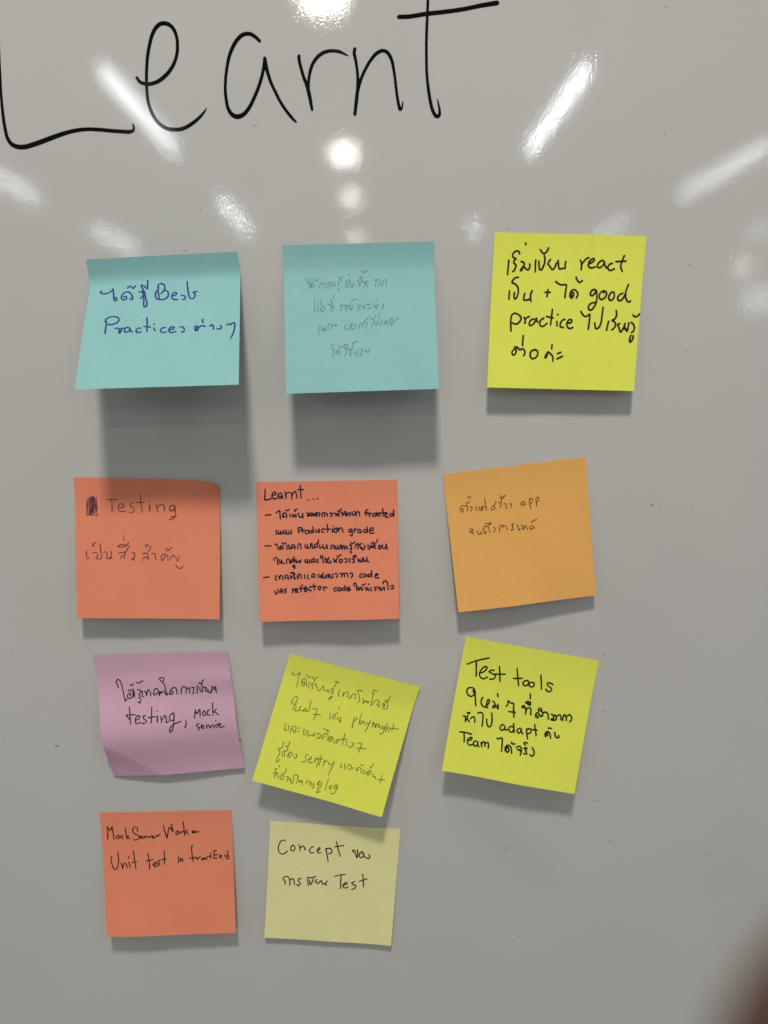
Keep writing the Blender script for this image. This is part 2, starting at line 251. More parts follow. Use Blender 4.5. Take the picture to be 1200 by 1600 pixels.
    ('written_line', '51,458 94,459;122,451 136,446 140,465 146,486;158,484 156,470 165,461 176,463 180,482;160,470 167,477 160,484;174,438 186,447 200,438;206,455 208,487;220,455 224,485 231,480;237,481 240,462 252,453 263,463 265,481;242,478 254,472;285,482 286,459 295,447 304,452 308,484;336,455 338,478 347,476;354,456 356,481 370,479 379,447;386,447 388,482;401,484 404,461 416,452 425,457 422,475 406,475;407,457 420,448 434,444;432,423 430,441;441,458 442,483 456,476;463,460 470,488 484,481 489,459 497,486;520,489 525,464 539,464 550,476 534,485;552,469 556,495 568,483;568,467 577,493;587,463 591,489 600,466 602,493;612,466 618,494 630,471 639,494;653,467 666,463 664,476 668,492 657,494;662,449 676,454 692,444;661,508 661,522 668,515;694,486 696,465 705,459 714,468 712,493;712,454 721,461 742,455;726,468 735,491 748,496;739,482 750,501 762,483 760,469;785,467 787,492 796,497;797,472 803,490 813,470 821,488 831,461 837,491;808,458 824,449 836,456;854,426 847,447;863,475 860,491 874,493 876,475 863,470;886,466 892,491 906,492 915,462;915,467 922,499'),
    ('written_line', '115,565 113,551 127,543 138,554 137,575 142,593;151,559 155,584 167,571;167,562 174,589 185,585;203,586 204,563 215,556 224,563 226,586;235,582 240,561 252,554 261,564 258,584;245,575 252,568;257,541 254,552;246,605 258,600 260,612 257,626;248,614 255,614;270,559 276,585 290,569 299,585 304,562;334,561 338,584 347,582;350,559 354,584 365,580;366,564 368,582;381,585 382,566 396,555 404,567 406,585;386,580 395,576;418,565 427,563 420,572;420,585 429,581;453,554 444,549 448,538 460,540 462,559 463,586;478,550 484,587 498,569 505,551;491,560 502,587 521,585 514,574;535,561 541,568 543,584 557,566 567,557;557,566 557,586;562,541 571,545 590,532;582,568 578,584 594,587 601,571 587,564;617,562 633,565 635,579 621,588;653,561 653,588;669,566 685,564 681,575 687,587 673,591;676,550 688,539 697,537;693,541 699,550 683,552;711,564 717,585 726,569 733,588;743,556 747,583 738,583;752,560 760,584 774,572 775,552 779,579 786,589'),
    ('written_line', '37,684 76,680;124,671 123,701 132,705;140,676 147,681 149,699 158,672 169,677 174,702;190,695 188,677 199,668 210,678 212,703;190,695 201,687;227,673 233,696 245,678 256,669;254,674 256,702 265,693;229,655 243,651 254,658 261,663;229,655 252,662;279,697 279,674 293,666 304,675 306,696;279,697 290,684;329,673 331,696;352,671 352,696 359,703;379,690 382,672 394,663 402,677 400,690 386,686;421,672 432,670;425,693 437,682;444,677 446,694 455,678 462,660;455,673 462,698 475,687 483,674 484,697;496,669 501,692 510,683;508,670 514,693 530,695 528,670;544,668 560,668 565,685 555,693;583,664 592,669 594,690 601,667 611,667 613,690;622,665 633,668 638,691;654,668 668,666 670,687 660,698;739,670 725,679 724,695 738,697;754,675 747,689 759,696 770,684 759,673;800,676 782,680 782,694 800,690;807,653 810,694;832,686 853,681 848,674 834,681 836,702 859,702'),
    ('written_line', '115,780 122,806;136,772 138,790 124,803;151,797 154,775 163,768 172,782 172,798;154,791 165,786;184,776 197,769;186,778 195,787 188,799;241,770 242,800;243,784 259,768;261,787 277,780 273,769 261,780 265,796 281,794;314,744 303,751 302,792;289,769 318,765;332,758 325,776 334,793 343,781 339,758 330,756;328,772 344,772;374,757 360,766 359,784 375,784;392,738 396,759 398,780;378,757 410,753;433,755 424,767 430,780 444,771 440,755;461,758 467,785;466,769 477,758 488,767;554,764 538,773 540,789 554,789;570,767 563,780 574,790 586,781 577,767;611,770 595,772 595,785 611,786;616,754 620,788;632,779 648,775 643,764 632,772 636,791 657,784;685,758 678,749 685,737 696,744 698,765 700,788;710,765 714,788 725,770 735,766 734,788 744,784;740,750 749,752 760,744;757,771 767,776 769,792 778,771 785,792;783,749 788,746;799,772 803,795;824,772 833,770 835,789 826,791;844,768 856,771 858,791;867,769 874,792 888,778 895,769 899,792;890,746 891,732 905,726 918,735 922,756 924,788;940,766 957,759 963,771 956,784 945,784'),
  ],
  'n6': [
    ('written_line', '95,267 100,246 117,240 129,247 141,240 148,249 144,281;99,262 101,287 113,280 113,256;140,219 150,228 167,214;157,180 167,192 181,178;165,257 178,259 174,280 165,287;205,259 206,275 210,289 212,287;228,262 229,278 233,290 239,285;241,291 246,267 260,261 270,270 278,263 277,292;248,278 254,290 251,268;273,208 274,233 276,254;316,281 325,269 335,272 339,289;316,281 312,294 322,298 331,291;331,267 345,252 349,236;366,252 377,248 387,255 381,267 382,284 374,283;385,254 393,223;385,200 390,223,72 419,202;402,264 415,263 419,277 417,299;444,269 457,271 455,287 444,294;542,263 528,269 524,282 534,289 546,277 545,260 548,280 556,286;583,251 585,287 589,322;583,254 597,245 606,257 599,278 588,282;630,252 630,281 631,306;630,255 644,243 651,255 647,270 633,276'),
    ('written_line', '145,419 162,413 168,430 165,457;158,429 144,432 148,441 162,437;194,433 199,439 202,459 219,455 228,440;216,452 224,459 227,456;244,442 243,423 256,408 272,408 283,428 283,455;244,442 248,459 258,457 255,443;257,390 273,389 294,400 300,387 290,386 285,401;312,426 325,428 323,446 312,453;354,458 357,429 369,414 382,416 378,434;381,421 400,423 407,432 409,449;440,420 456,414 447,431 450,453 438,460 439,452;485,422 487,452 494,464 500,454;510,428 518,429 520,462 539,437 546,443 549,465;570,467 569,451 586,442 596,449 600,463;571,460 581,466 589,459;583,421 594,411 622,401'),
  ],
  'n7': [
    ('written_line', '137,227 154,205 167,209 178,239 186,299 192,353 197,369 205,357;143,231 153,268;260,279 267,309 263,347;229,333 241,323 235,311 216,325 214,347 232,351 254,334 257,305 241,286 222,296;242,249 256,253 268,238;291,288 312,292 318,304 302,321 308,343 296,350;290,231 308,236 339,218;290,378 302,388 310,376 309,358;327,300 325,341 335,345;343,301 353,309 354,335 373,291 384,303 386,340;408,330 415,300 435,282 447,301 447,331;412,330 422,334 438,316;450,339 460,309 466,325;466,321 486,307 500,334 511,338 505,323;487,237 499,257 501,296 511,334;462,210 481,197 501,207 492,226 477,229 472,218;537,328 547,332 553,313 535,309 526,331 535,339;532,309 548,290 571,279 583,299 582,334;614,335 619,296 637,273 653,286 651,329;659,294 674,287 679,330;692,287 714,284 707,312 708,332 697,335;741,269 733,333;757,286 760,318 773,327;773,250 794,223;755,245 768,258 786,258;769,274 782,283 770,319;789,287 806,292 796,316 816,325 815,304;813,320 829,337 838,318;847,281 863,294 864,311;836,334 853,290;875,282 875,336'),
    ('written_line', '222,417 225,475 224,537;196,470 264,470;196,470 220,502;262,511 291,499 295,482 277,481 262,508 267,536 299,527;337,481 319,487 326,505 342,519 330,536 306,535;387,425 382,484 376,536;358,496 414,493;425,490 422,536;424,455 425,457;449,495 453,538;452,524 481,490 487,505 488,541 506,535;542,473 516,493 514,525 535,530 547,502 547,477 540,552 520,611 506,619 507,594 531,566 590,542;629,537 629,567 616,595;706,462 694,524;706,466 714,492 738,460 736,519;769,473 756,495 766,510 781,496 773,474;809,465 793,482 794,508 812,506;838,418 834,463 832,511;833,492 862,464;843,482 872,510'),
    ('written_line', '724,571 706,574 708,593 724,603 711,621;739,600 754,589 744,581 735,600 744,612 759,606;776,583 776,611;778,595 796,589;796,589 801,612 818,587;829,588 829,614;847,554 848,555;858,582 842,597 850,613;862,602 882,588 872,579 863,598 875,613 905,606'),
    ('ink_dot', '535,723,52 537,725,52'),
    ('ink_dot', '996,739,60 1009,744,60'),
    ('ink_dot', '677,835,38 678,837,38'),
  ],
  'n8': [
    ('written_line', '57,138 63,154 77,158 93,146 114,124;113,126 109,159 115,201 116,239;164,192 153,191 155,203 165,205;164,222 148,218 141,198 143,176 152,165 167,169 179,188 186,220;164,222 170,207 167,191;158,127 170,142 183,145 193,135;196,183 201,208 208,227;210,188 225,192 229,178;223,193 226,209 238,223 228,232;206,138 221,148 235,141 247,124;229,148 232,165;242,194 251,183 256,193 253,202 270,206 270,219 285,230 294,217;294,217 299,194 307,183 314,203 325,219;323,219 341,208 353,203 362,211 352,220 347,211;364,191 378,181 387,192 376,203 392,216 378,226;380,123 394,124 413,125;389,125 392,151 383,171;389,242 376,258 372,274 382,265 394,243;432,175 429,202 436,225 444,232;463,191 463,206 466,222;468,221 479,189 493,181 502,191 501,221;518,231 525,206 536,187 551,183 558,193 560,221;518,231 521,220 533,213;595,149 573,146 559,154 573,172 586,195 598,230 588,239;616,200 626,218 624,236;628,235 639,215 646,209 651,220;651,220 665,212 662,224 654,224;706,120 684,115 675,125 681,152 685,195 685,237;694,234 701,216 714,187 730,187 743,201 748,233;722,215 737,223 748,233;766,212 774,197 785,203 779,212 792,213 779,225 783,239 799,239 812,225 807,188;789,189 782,173 790,167 800,177 793,188;801,181 807,153 810,128'),
    ('written_line', '117,378 114,362 118,331 132,315 144,316 149,332 148,357;136,360 140,388 139,419;147,370 158,400 158,419 171,417 185,407;185,407 184,389 188,375;189,408 212,402;225,382 216,393 218,409 228,402 228,386 240,399 252,398 253,366 249,317;274,369 289,371 308,364 312,384 313,409 309,447;292,410 316,406 349,401;412,368 417,394 425,416;450,372 437,384 443,403 455,404 457,383 449,371 468,351;462,309 472,321;472,383 481,402 496,402 497,377;498,401 511,412 504,414 497,406;594,364 597,388,60 600,433,60;594,364 608,355 616,363 608,377 596,384;640,317 640,352 643,397;658,364 649,375 652,391 665,387 667,366 680,375 688,394;694,368 704,378 713,369;722,348 716,379 710,413 703,439;739,356,60 747,391,60;740,360 761,376 769,390,60 770,365,60;746,355 771,381,60 772,356 777,359;785,365 793,384 793,359;806,372 809,392;809,341 810,341;830,362 819,369 822,385 833,382 835,365 836,406 825,425 815,423;845,337 849,370 850,402;851,385 862,366 871,368 874,398;896,332 896,361 895,386;873,369 906,361 941,358'),
    ('written_line', '120,528 119,559 120,575 130,582 130,570 122,570;143,536 145,556 149,578;169,583 166,559 170,537 188,529 199,538 201,574;167,555 179,555 194,576 201,574;213,537 227,536;214,563 231,559;260,531 261,563 267,574 273,568;279,540 284,578;291,539 299,558 302,577 325,565 347,568 336,560;341,563 341,540;360,556 367,540 384,539 390,554 382,575 371,574 375,565;409,570 402,559 408,537 424,523 440,529 448,547 451,571;409,570 423,546 425,541;393,494 416,496 444,501;428,501 440,512;477,564 468,554 474,544 483,554 475,571 461,573 457,557 466,538 484,538 495,555 502,578;520,575 513,567 518,549 528,559 520,575;519,545 538,546 551,532 567,532;561,490 564,529 566,577;567,532 582,526 591,542 596,573;613,567 619,575 633,574 646,548 642,539 630,542;673,535 686,529 701,532 704,553 696,598;672,572 697,565 745,559'),
    ('written_line', '117,719 128,720 139,709 144,693 142,680;130,666 148,670;118,723 127,733 136,743 136,767;135,765 128,798 128,818 138,818 148,797;156,727 157,749 164,768;164,727 186,717 184,702 176,696;172,725 173,749 178,766;165,682 166,690 178,689 184,669 185,650;213,739 208,749 200,738 208,724 224,728 232,747;200,738 200,759 212,764 222,755;245,751 252,762 263,751 261,727 252,733;344,712 328,714 326,727 337,745 337,765 312,771;355,750 374,731 369,718 361,727 355,748 367,764 390,756;404,720 404,740 402,757;403,744 413,721 423,715 430,737 428,781;438,690 442,730 444,766;421,723 456,714;471,718 472,742 472,763;473,738 481,724 498,719;546,706 539,757 528,817;505,727 518,742 532,734 543,715;601,709 601,736 606,740 611,735;626,702 627,720 634,743;646,735 646,715 659,701 672,704 680,718 674,738 663,730;690,723 699,711;721,731 721,715 730,704 746,702 755,713 758,737;721,731 734,719;739,678 764,679;765,711 781,715 783,730 777,738 773,731;801,721 807,712 816,713 814,722 799,726 806,736 828,726 828,706 811,699;811,671 821,682 822,672;830,650 831,662;849,721 851,736 872,735;859,734 866,736 874,748 879,745;916,709 916,743 916,771;893,749 942,740'),
    ('written_line', '129,907 141,899 158,892;148,907 149,934;149,926 156,902 168,901 177,931;141,882 141,891;138,873 148,865 148,872 138,873;160,839 162,854;202,897 191,910 194,931 208,935 213,919 206,896 196,894 215,884 218,868 215,850;231,904 246,905 250,919 245,937;252,908 268,914 266,924 275,920 277,936 282,944 294,936;294,936 289,904 284,886 300,874 315,883 321,910 319,937;332,907 341,920 335,916;339,923 356,904 358,920 365,935;392,917 389,900 402,895 413,906 413,921;412,904 424,901 432,921;439,909 447,903 446,917 452,930 441,935;472,906 487,906 474,895 484,881 498,884 500,908 495,924;469,897 478,875;485,917 484,946 482,963 493,958 503,943;538,837 539,873 539,924;570,884 562,901 571,913 580,901 572,883;610,868 596,881 599,898 612,892 617,868 619,899 609,931 595,942 583,938'),
  ],
  'n9': [
    ('written_line', '48,201 76,184 109,165 156,144 197,127;110,171 120,224 129,281;150,249 178,236 195,211 194,197 179,197 159,221 149,255 162,281 187,287 210,269;251,211 230,215 216,227 238,237 264,247 266,267 246,280 232,281;284,176 297,229 308,286;258,240 336,226;415,169 431,225 450,293;404,246 464,235;500,243 482,257 482,277 500,284 517,272 517,250 500,243;541,250 525,261 529,280 548,285 562,272 558,253 541,250;597,186 610,233 621,288;698,239 678,231 657,236 657,247 680,261 695,274 690,291 670,295 652,282'),
    ('written_line', '139,417 121,431 96,425 81,404 84,379 102,368 126,370 140,389 147,420 164,491;125,384 137,406;204,424 198,447 202,470 220,489 240,491 254,493;240,491 240,467 246,434 256,433 257,452 246,478 239,487;281,438 296,446 303,460 291,474 291,484 306,480 308,467 321,473 330,489 325,453;308,378 314,399;389,458 396,440 395,417 418,429 436,428 445,468 458,529;413,493 463,492;503,442 513,432 524,438 518,447 506,447;524,438 536,460 539,489;537,464 549,441 564,439 574,461 577,488;524,406 540,395 561,411 531,409 561,419 559,396;548,339 553,375;620,500 612,482 625,463 643,476 658,487 664,476;620,500 636,499 633,486 621,484;664,480 665,460;625,441 635,428 650,435 646,447 630,447;648,447 659,453;668,455 687,448 704,465 711,495;728,456 746,465 745,481 731,495 744,497 767,491 763,461 749,460 750,488;770,464 787,449 799,459 804,484;818,485 817,456 824,442 836,452 845,480;844,451 857,436 875,445 881,468 871,487'),
    ('written_line', '87,586 100,582 107,598 109,620;109,618 117,597 119,576;109,606 124,603 139,617;111,554 124,560 130,549 120,554;144,592 156,578 170,579 176,594 178,615;188,544 208,535 222,538 232,568 237,631;261,575 268,605 282,626 296,626 303,595 298,556 290,524;396,599 381,595 370,615 376,633 390,635 403,617 405,605;403,617 409,628 424,625;468,598 444,598 435,619 448,637 466,633 471,613;464,573 471,601 478,635;516,597 502,608 499,628 513,635 526,619 525,600 531,622 545,636;564,597 574,630 584,664;567,600 583,590 600,595 600,614 578,630;619,554 632,593 644,632;612,591 644,591;712,625 707,607 718,587 734,590 745,607 752,632;712,625 728,611;715,605 725,595;723,560 745,558;775,582 784,608 797,617 812,611 808,600'),
    ('written_line', '82,702 126,700 170,704;115,708 123,742 126,769;151,753 173,745 179,730 167,729 150,749 155,776 172,785 191,777;213,746 199,752 199,776 212,785 226,771 224,748 233,778 240,784;250,751 260,781;256,762 265,744 277,746 282,772;281,753 297,742 306,752 309,781;361,699 373,701 396,691 404,726 410,786;445,746 440,771 450,786 462,774 454,752 445,746;434,776 434,748 449,734 469,742 481,767 485,788;471,711 483,720 498,716;513,742 518,734 534,727 548,736 554,758 551,788;523,756 534,750 546,760;568,735 592,731 582,746 592,760 595,773 575,774;564,697 577,692 587,695;564,699 576,712;630,722 646,743 649,770 636,781 623,774'),
  ],
  'n10': [
    ('written_line', '47,120 48,163 43,222;49,120 66,150 84,118;84,118 87,164 93,226;124,195 112,202 113,218 128,216 134,200 124,192;163,196 149,198 145,214 162,217;183,134 187,177 191,225;189,209 205,199;192,209 211,220;276,161 273,131 259,125 241,141 241,168 264,190 286,203 282,222 262,233 242,232;297,214 310,204 300,201 295,214 307,222 322,215;322,204 329,220;327,212 342,202;342,202 354,215 364,213 376,203;383,213 396,206 391,200 383,213 395,221 415,209;416,193 428,206 448,188;475,119 484,168 498,224;498,221 505,190 517,147 520,134 532,145 547,172 542,137 539,107;584,165 569,175 571,194 585,192 586,170;599,168 600,184 608,182;608,182 626,166;630,93 632,145 634,201;632,187 658,159;643,172 664,196;694,181 711,173 702,165 692,175 701,186 718,181;719,171 731,181 743,171'),
    ('written_line', '68,364 59,384 65,426 82,468 100,463 114,417 117,371 114,329;136,418 144,467;144,464 158,423 170,424 181,458;195,414 203,455;195,370 197,383;234,326 240,399 247,467;217,417 257,412;344,343 352,401 353,470;329,406 382,396;385,437 410,427 408,417 390,422 382,442 399,453 422,440;438,402 421,409 425,422 434,433 419,440;471,325 471,382 467,433;451,397 483,389;580,374 578,425;592,389 595,415;596,405 606,390 613,415;691,288 684,299 684,350 691,415;665,389 707,387;712,382 726,403 732,388 747,378;766,391 756,399 765,407 771,394;778,389 783,405;783,395 796,390 798,403;827,349 827,396;803,379 828,377;852,334 852,396;852,336 872,334;853,368 880,366;852,396 879,394;897,387 910,377 902,369 897,384 909,398;935,367 939,383 954,378;958,336 961,373 963,401 946,400'),
  ],
  'n11': [
    ('written_line', '121,163 104,155 82,177 71,221 80,261 104,276 126,265 142,246;185,192 169,211 171,240 191,239 199,213 182,192;227,185 235,210 240,239;238,217 254,198 268,201 276,226 282,225;340,196 321,208 312,234 327,251 346,246;375,230 390,214 390,201 377,208 372,230 382,247 402,242;436,203 449,261 461,314;438,210 462,201 483,214 481,240 459,249;515,139 532,204 552,264;507,184 573,170;652,224 644,207 657,202 669,238 681,266 685,222 680,197;715,227 702,225 696,243 711,264 730,252 728,219 711,213;729,234 743,255 771,268 780,253 772,235'),
    ('written_line', '137,529 139,507 121,487 133,467 160,465 171,483 177,537;178,489 197,477 208,501 211,527;260,472 240,477 245,499 256,516 243,535 229,525;309,469 319,526;326,479 335,518 353,481 355,466;312,458 339,460 374,446;382,472 373,491 388,504 401,500;397,500 416,481 424,495 431,509 450,501 466,478;447,501 461,518;520,438 555,424 598,416;568,427 569,479 572,537;587,510 620,493 616,483 596,495 591,521 609,531 628,522;678,471 656,484 666,498 690,507 679,530 659,540;735,405 744,459 749,510;714,465 773,441'),
  ],
}
SPECKS = [(-99.25, 84.26, 0.51, 1.15), (-86.47, 78.56, 0.64, 1.15), (-95.08, 58.99, 0.71, 1.15), (-162.62, 69.28, 0.385, 1.15), (-43.95, 80.78, 0.64, 1.15), (9.77, 95.95, 0.382, 1.15), (65.37, 80.15, 0.482, 1.15), (67.31, 69.47, 0.646, 1.15), (53.28, 114.73, 0.41, 1.15), (39.04, 18.84, 0.595, 1.15), (44.34, 0.66, 0.667, 1.15), (161.08, 52.29, 0.914, 1.15), (165.44, 51.05, 0.653, 1.15), (162.33, 9.17, 0.8, 1.15), (176.56, 19.56, 0.431, 1.15), (183.22, 3.94, 0.502, 1.15), (81.5, -38.75, 0.476, 1.15), (149.97, -72.07, 0.554, 4.0), (153.89, -73.48, 0.692, 1.15), (171.18, -72.12, 0.692, 1.15), (158.06, -78.43, 0.555, 1.15), (161.75, -86.25, 0.488, 4.0), (173.73, -138.8, 0.464, 1.15), (128.2, -157.4, 0.539, 4.0), (150.36, -159.79, 0.432, 5.0), (182.15, -168.73, 0.506, 1.15), (130.79, -191.66, 0.51, 5.0), (77.49, -277.48, 1.133, 1.15), (114.08, -266.1, 0.752, 1.15), (108.12, -276.49, 0.491, 1.15), (137.92, -273.81, 0.566, 5.0), (121.04, -317.14, 0.499, 1.15), (86.27, -336.9, 0.503, 3.0), (29.47, -350.46, 0.544, 1.15), (-70.96, -14.47, 0.602, 1.15), (-80.37, -139.56, 0.567, 1.15), (-78.79, -88.79, 0.415, 1.15), (-201.91, -155.79, 0.711, 1.15), (-181.21, -210.88, 0.802, 4.0), (-210.88, -206.75, 0.509, 1.15), (-140.02, -349.93, 0.773, 1.15), (-173.19, -293.77, 0.453, 5.0), (-166.58, -295.95, 0.453, 4.0), (-175.01, -248.55, 0.444, 1.15), (23.8, -54.08, 0.479, 1.15), (14.61, -64.09, 0.549, 1.15), (18.41, -125.57, 0.565, 1.15), (197.86, -282.74, 0.607, 5.0), (114.78, 147.9, 0.498, 1.15), (143.97, 114.46, 0.633, 1.15), (153.76, 115.38, 0.38, 1.15), (170.29, 119.55, 0.442, 1.15), (171.75, 109.54, 0.476, 1.15), (163.21, 108.62, 0.413, 1.15), (140.04, 171.07, 0.369, 6.0), (-103.48, 140.38, 0.434, 1.15), (-58.74, 117.54, 0.44, 6.0), (-18.57, 145.3, 0.434, 1.15), (127.82, -247.23, 0.411, 13.0), (17.5, -151.96, 0.429, 1.15), (-182.33, -99.87, 0.416, 1.15), (192.87, -41.28, 0.41, 1.15), (156.34, -218.7, 0.443, 1.15), (43.49, -326.37, 0.462, 1.15)]

# ------------------------------------------------------------------ strokes -> thin ink ribbons lying on a surface
rng = np.random.default_rng(7)
def smooth_path(p, step):
    """centripetal Catmull-Rom through the points; p = rows of (x, y, w) in mm"""
    if len(p) == 2:
        n = max(2, int(np.linalg.norm(p[1, :2] - p[0, :2]) / step) + 1)
        t = np.linspace(0, 1, n)[:, None]
        return p[0] * (1 - t) + p[1] * t
    q = np.vstack([2 * p[0] - p[1], p, 2 * p[-1] - p[-2]])
    out = []
    for i in range(1, len(q) - 2):
        a, b, c, d = q[i - 1], q[i], q[i + 1], q[i + 2]
        k = lambda s, e: max(1e-4, np.linalg.norm(e[:2] - s[:2])) ** 0.5
        t0 = 0; t1 = k(a, b); t2 = t1 + k(b, c); t3 = t2 + k(c, d)
        n = max(2, int(np.linalg.norm(c[:2] - b[:2]) / step) + 1)
        t = np.linspace(t1, t2, n, endpoint=False)[:, None]
        A1 = (t1 - t) / (t1 - t0) * a + (t - t0) / (t1 - t0) * b
        A2 = (t2 - t) / (t2 - t1) * b + (t - t1) / (t2 - t1) * c
        A3 = (t3 - t) / (t3 - t2) * c + (t - t2) / (t3 - t2) * d
        B1 = (t2 - t) / (t2 - t0) * A1 + (t - t0) / (t2 - t0) * A2
        B2 = (t3 - t) / (t3 - t1) * A2 + (t - t1) / (t3 - t1) * A3
        out.append((t2 - t) / (t2 - t1) * B1 + (t - t1) / (t2 - t1) * B2)
    out.append(p[-1:])
    return np.vstack(out)

def ribbons(strokes, step, shaky):
    """flat outline rows (x mm, y mm, height step) and faces for a list of strokes"""
    V, Fc = [], []
    for si, st in enumerate(strokes):
        s = smooth_path(st, step)
        n = len(s)
        d = np.gradient(s[:, :2], axis=0)
        d /= np.maximum(1e-9, np.linalg.norm(d, axis=1))[:, None]
        nrm = np.stack([-d[:, 1], d[:, 0]], 1)
        L = np.concatenate([[0], np.cumsum(np.linalg.norm(np.diff(s[:, :2], axis=0), axis=1))])
        w = s[:, 2] * (1 + shaky * np.sin(L / (2.2 * s[:, 2].mean() + 0.3) + rng.uniform(0, 6)) + shaky * 0.5 * rng.normal(size=n))
        base = len(V)
        lift = si * 0.6
        for i in range(n):
            off = nrm[i] * w[i] * 0.5
            hh = lift + 0.5 * i / n
            V.append((s[i, 0] + off[0], s[i, 1] + off[1], hh)); V.append((s[i, 0] - off[0], s[i, 1] - off[1], hh))
        for i in range(n - 1):
            k = base + 2 * i
            Fc.append((k, k + 1, k + 3, k + 2))
        for end in (0, n - 1):                       # round pen tips
            a0 = math.atan2(nrm[end, 1], nrm[end, 0]); r = w[end] * 0.5
            sgn = 1 if end == 0 else -1
            ks = [len(V) + j for j in range(7)]
            for j in range(7):
                a = a0 + sgn * math.pi * (j + 1) / 8
                V.append((s[end, 0] + r * math.cos(a), s[end, 1] + r * math.sin(a), lift + (0 if end == 0 else 0.5)))
            k = base + 2 * end
            Fc.append([k] + ks + [k + 1])
    return V, Fc
def parse(txt, sx, sy, pen):
    res = []
    for st in txt.split(';'):
        rows = []
        for t in st.split():
            q = [float(x) for x in t.split(',')]
            rows.append((q[0] * sx, q[1] * sy, q[2] / 100 if len(q) > 2 else pen))
        res.append(np.array(rows))
    return res

# ------------------------------------------------------------------ whiteboard
def build_board():
    m = board_material()
    w, b, t, th = 1.5, -0.75, 0.75, 0.018
    vs = [(-w, 0, b), (w, 0, b), (w, 0, t), (-w, 0, t), (-w, th, b), (w, th, b), (w, th, t), (-w, th, t)]
    fs = [(0, 1, 2, 3), (5, 4, 7, 6), (4, 0, 3, 7), (1, 5, 6, 2), (3, 2, 6, 7), (4, 5, 1, 0)]
    board = mesh_obj('whiteboard', vs, fs, m, smooth=False)
    tag(board, 'glossy off-white whiteboard with Learnt written across the top in black marker', 'whiteboard')
    marker = ink_material('black_marker', (0.004, 0.004, 0.004), 0.07, 0.16)
    for name, txt in INK['board']:
        V, Fc = ribbons(parse(txt, 0.1, 0.1, 1.5), 0.35, 0.012)
        mesh_obj(name, [(x / 1000, -0.00006 - h * 0.000008, z / 1000) for x, z, h in V], Fc, marker, board)
    grime = ink_material('dry_marker_dust', (0.13, 0.128, 0.12), 0.7, 0.2)
    faint = ink_material('faint_smear', (0.27, 0.265, 0.25), 0.7, 0.2)
    for x, z, s, asp in SPECKS:
        V = []; tilt = rng.uniform(-0.25, 0.25)
        for j in range(9):
            a = 2 * math.pi * j / 9; r = 0.42 * s * rng.uniform(0.75, 1.2)
            px, pz = r * asp * math.cos(a), r * math.sin(a)
            V.append(((x + px * math.cos(tilt) - pz * math.sin(tilt)) / 1000, -0.00005, (z + px * math.sin(tilt) + pz * math.cos(tilt)) / 1000))
        mesh_obj('dirt_speck', V, [list(range(9))], grime if s > 0.50 and asp < 4.5 else faint, board)
build_board()

# ------------------------------------------------------------------ sticky notes
TEAL = (0.30, 0.58, 0.575); LIME = (0.86, 0.93, 0.13); CORAL = (0.97, 0.305, 0.18)
ORANGE = (0.97, 0.49, 0.145); PINK = (0.72, 0.445, 0.58); CREAM = (0.985, 0.90, 0.44)
BLACK = (0.010, 0.010, 0.011)
LOOK = {
 'n1': (TEAL, (0.010, 0.042, 0.22), 'teal sticky note in the top left, curling far off the board, Best Practices in blue'),
 'n2': (TEAL, (0.13, 0.24, 0.24), 'teal sticky note with four lines of faint thin handwriting, middle of the top row'),
 'n3': (LIME, BLACK, 'lime yellow sticky note in the top row, reading react and good practice in black marker'),
 'n4': (CORAL, (0.11, 0.036, 0.05), 'coral sticky note reading Testing, with an inked-out scribble and a bent top right corner'),
 'n5': (CORAL, (0.009, 0.010, 0.030), 'coral sticky note crowded with a navy bullet list under the heading Learnt'),
 'n6': (ORANGE, (0.12, 0.05, 0.02), 'light orange tilted sticky note with two small lines ending in app'),
 'n7': (PINK, BLACK, 'pinkish purple sticky note with a buckled lower corner, reading testing, Mock service'),
 'n8': (LIME, (0.19, 0.20, 0.035), 'lime yellow sticky note tilted clockwise, in thin pen mentioning playwright and sentry'),
 'n9': (LIME, (0.004, 0.018, 0.008), 'lime yellow sticky note right of centre reading Test tools and Team in dark green marker'),
 'n10': (CORAL, (0.012, 0.008, 0.008), 'coral sticky note in the bottom left reading Mock Server Worker, Unit test'),
 'n11': (CREAM, BLACK, 'pale cream yellow sticky note at the bottom reading Concept and Test'),
}
PAPER = {}
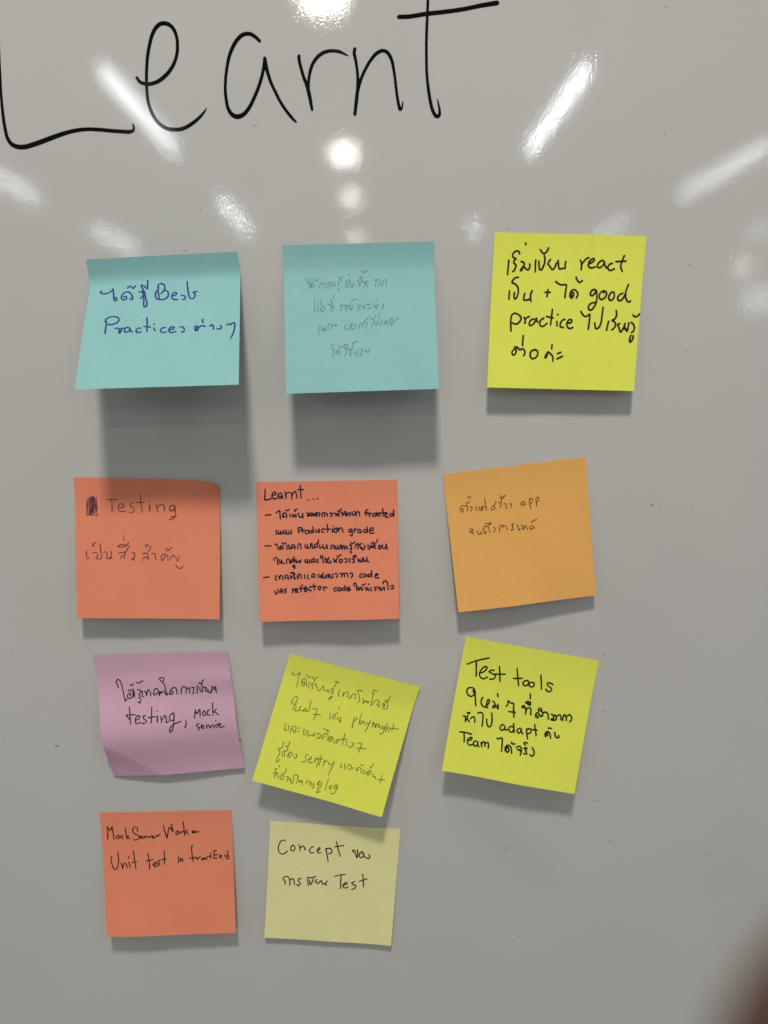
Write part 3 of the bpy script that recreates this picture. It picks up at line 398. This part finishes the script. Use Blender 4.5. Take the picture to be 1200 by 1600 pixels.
def build_note(key):
    n = NOTES[key]; col, icol, label = LOOK[key]
    if col not in PAPER: PAPER[col] = paper_material('note_paper', col)
    K = 48
    g = np.linspace(0, 1, K + 1)
    U, Vv = np.meshgrid(g, g)
    x, y, z = surface(n, U.ravel(), Vv.ravel())
    c = (K + 1) ** 2; th = 0.00014
    front = np.stack([x, y, z], 1); back = front + np.array([0, th, 0])
    idx = lambda i, j: i * (K + 1) + j
    f = []
    for i in range(K):
        for j in range(K):
            q = (idx(i, j), idx(i + 1, j), idx(i + 1, j + 1), idx(i, j + 1))
            f.append(q); f.append(tuple(c + a for a in q[::-1]))
    rim = [idx(0, j) for j in range(K)] + [idx(i, K) for i in range(K)] + [idx(K, j) for j in range(K, 0, -1)] + [idx(i, 0) for i in range(K, 0, -1)]
    k0 = 2 * c                                        # own rim vertices keep the paper's edge crisp
    verts = np.vstack([front, back, front[rim], back[rim]]); m = len(rim)
    for a in range(m):
        b = (a + 1) % m
        f.append((k0 + a, k0 + b, k0 + m + b, k0 + m + a))
    piv = verts[:K + 1].mean(0)
    note = mesh_obj('sticky_note', verts - piv, f, PAPER[col])
    note.location = piv
    tag(note, label, 'sticky note', 'sticky notes on the whiteboard')
    ink = ink_material('pen_ink', icol)
    thin = n['pen'] < 0.6
    for name, txt in INK[key]:
        V, Fc = ribbons(parse(txt, 0.076, 0.076, n['pen']), 0.22, 0.10 if thin else 0.05)
        a = np.array(V)
        px, py, pz = surface(n, a[:, 0] / 76, a[:, 1] / 76)
        P = np.stack([px, py - 0.00007 - a[:, 2] * 0.0000035, pz], 1) - piv
        mesh_obj(name, P, [tuple(q)[::-1] for q in Fc], ink, note)
for key in NOTES: build_note(key)

# ------------------------------------------------------------------ fingertip of the hand holding the phone, at the lens
def build_finger():
    m, nt, b, out = nodes('skin')
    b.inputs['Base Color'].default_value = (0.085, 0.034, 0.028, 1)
    b.inputs['Roughness'].default_value = 0.5
    mw = cam.rotation_euler.to_matrix()
    def at(r, u, f): return CAM + mw @ Vector((r, u, -f))
    pts = [((0.0126, -0.0172, 0.0262), 0.0001), ((0.0128, -0.0173, 0.0260), 0.0030), ((0.0133, -0.0174, 0.0253), 0.0052), ((0.0145, -0.0177, 0.0239), 0.0068), ((0.0163, -0.0182, 0.0216), 0.0076), ((0.0201, -0.0192, 0.0170), 0.0080),
           ((0.0251, -0.0206, 0.0109), 0.0079), ((0.0300, -0.0220, 0.0048), 0.0083), ((0.0361, -0.0250, -0.0035), 0.0088), ((0.0425, -0.0286, -0.0126), 0.0088), ((0.0504, -0.0330, -0.0240), 0.0092), ((0.0584, -0.0375, -0.0354), 0.0096), ((0.0596, -0.0381, -0.0371), 0.0001)]
    C = [at(*p) for p, r in pts]
    seg = 24; V = []; Fc = []
    upv = mw @ Vector((0.5, 0.8, 0.2))
    for i, (p, r) in enumerate(pts):
        t = (C[min(i + 1, len(C) - 1)] - C[max(i - 1, 0)]).normalized()
        s = t.cross(upv).normalized(); q = s.cross(t)
        for k in range(seg):
            a = 2 * math.pi * k / seg
            V.append(C[i] + s * r * 1.06 * math.cos(a) + q * r * 0.94 * math.sin(a))
    for i in range(len(pts) - 1):
        for k in range(seg):
            k2 = (k + 1) % seg
            Fc.append((i * seg + k, i * seg + k2, (i + 1) * seg + k2, (i + 1) * seg + k))
    f = mesh_obj('finger', V, Fc, m)
    tag(f, 'dark blurred fingertip poking into the bottom right corner, close to the lens', 'finger')
    sub = f.modifiers.new('smooth', 'SUBSURF'); sub.levels = 1; sub.render_levels = 2
    nm, nt2, nb, _ = nodes('fingernail')
    nb.inputs['Base Color'].default_value = (0.45, 0.22, 0.18, 1); nb.inputs['Roughness'].default_value = 0.3
    NV, NF = [], []                                    # nail on the back of the fingertip
    for i in range(5):
        j = (2, 3, 4, 4, 5)[i]; mixf = (0.6, 0.6, 0.2, 0.8, 0.4)[i]
        cc = C[j].lerp(C[j + 1], mixf); rr = pts[j][1] * (1 - mixf) + pts[j + 1][1] * mixf
        t = (C[j + 1] - C[j]).normalized(); s = t.cross(upv).normalized(); q = s.cross(t)
        for k in range(9):
            a = R(-140 + 100 * k / 8)
            NV.append(cc + s * (rr * 1.06 + 0.0004) * math.cos(a) + q * (rr * 0.94 + 0.0004) * math.sin(a))
    for i in range(4):
        for k in range(8):
            NF.append((i * 9 + k, i * 9 + k + 1, (i + 1) * 9 + k + 1, (i + 1) * 9 + k))
    mesh_obj('nail', NV, NF, nm, f)
build_finger()
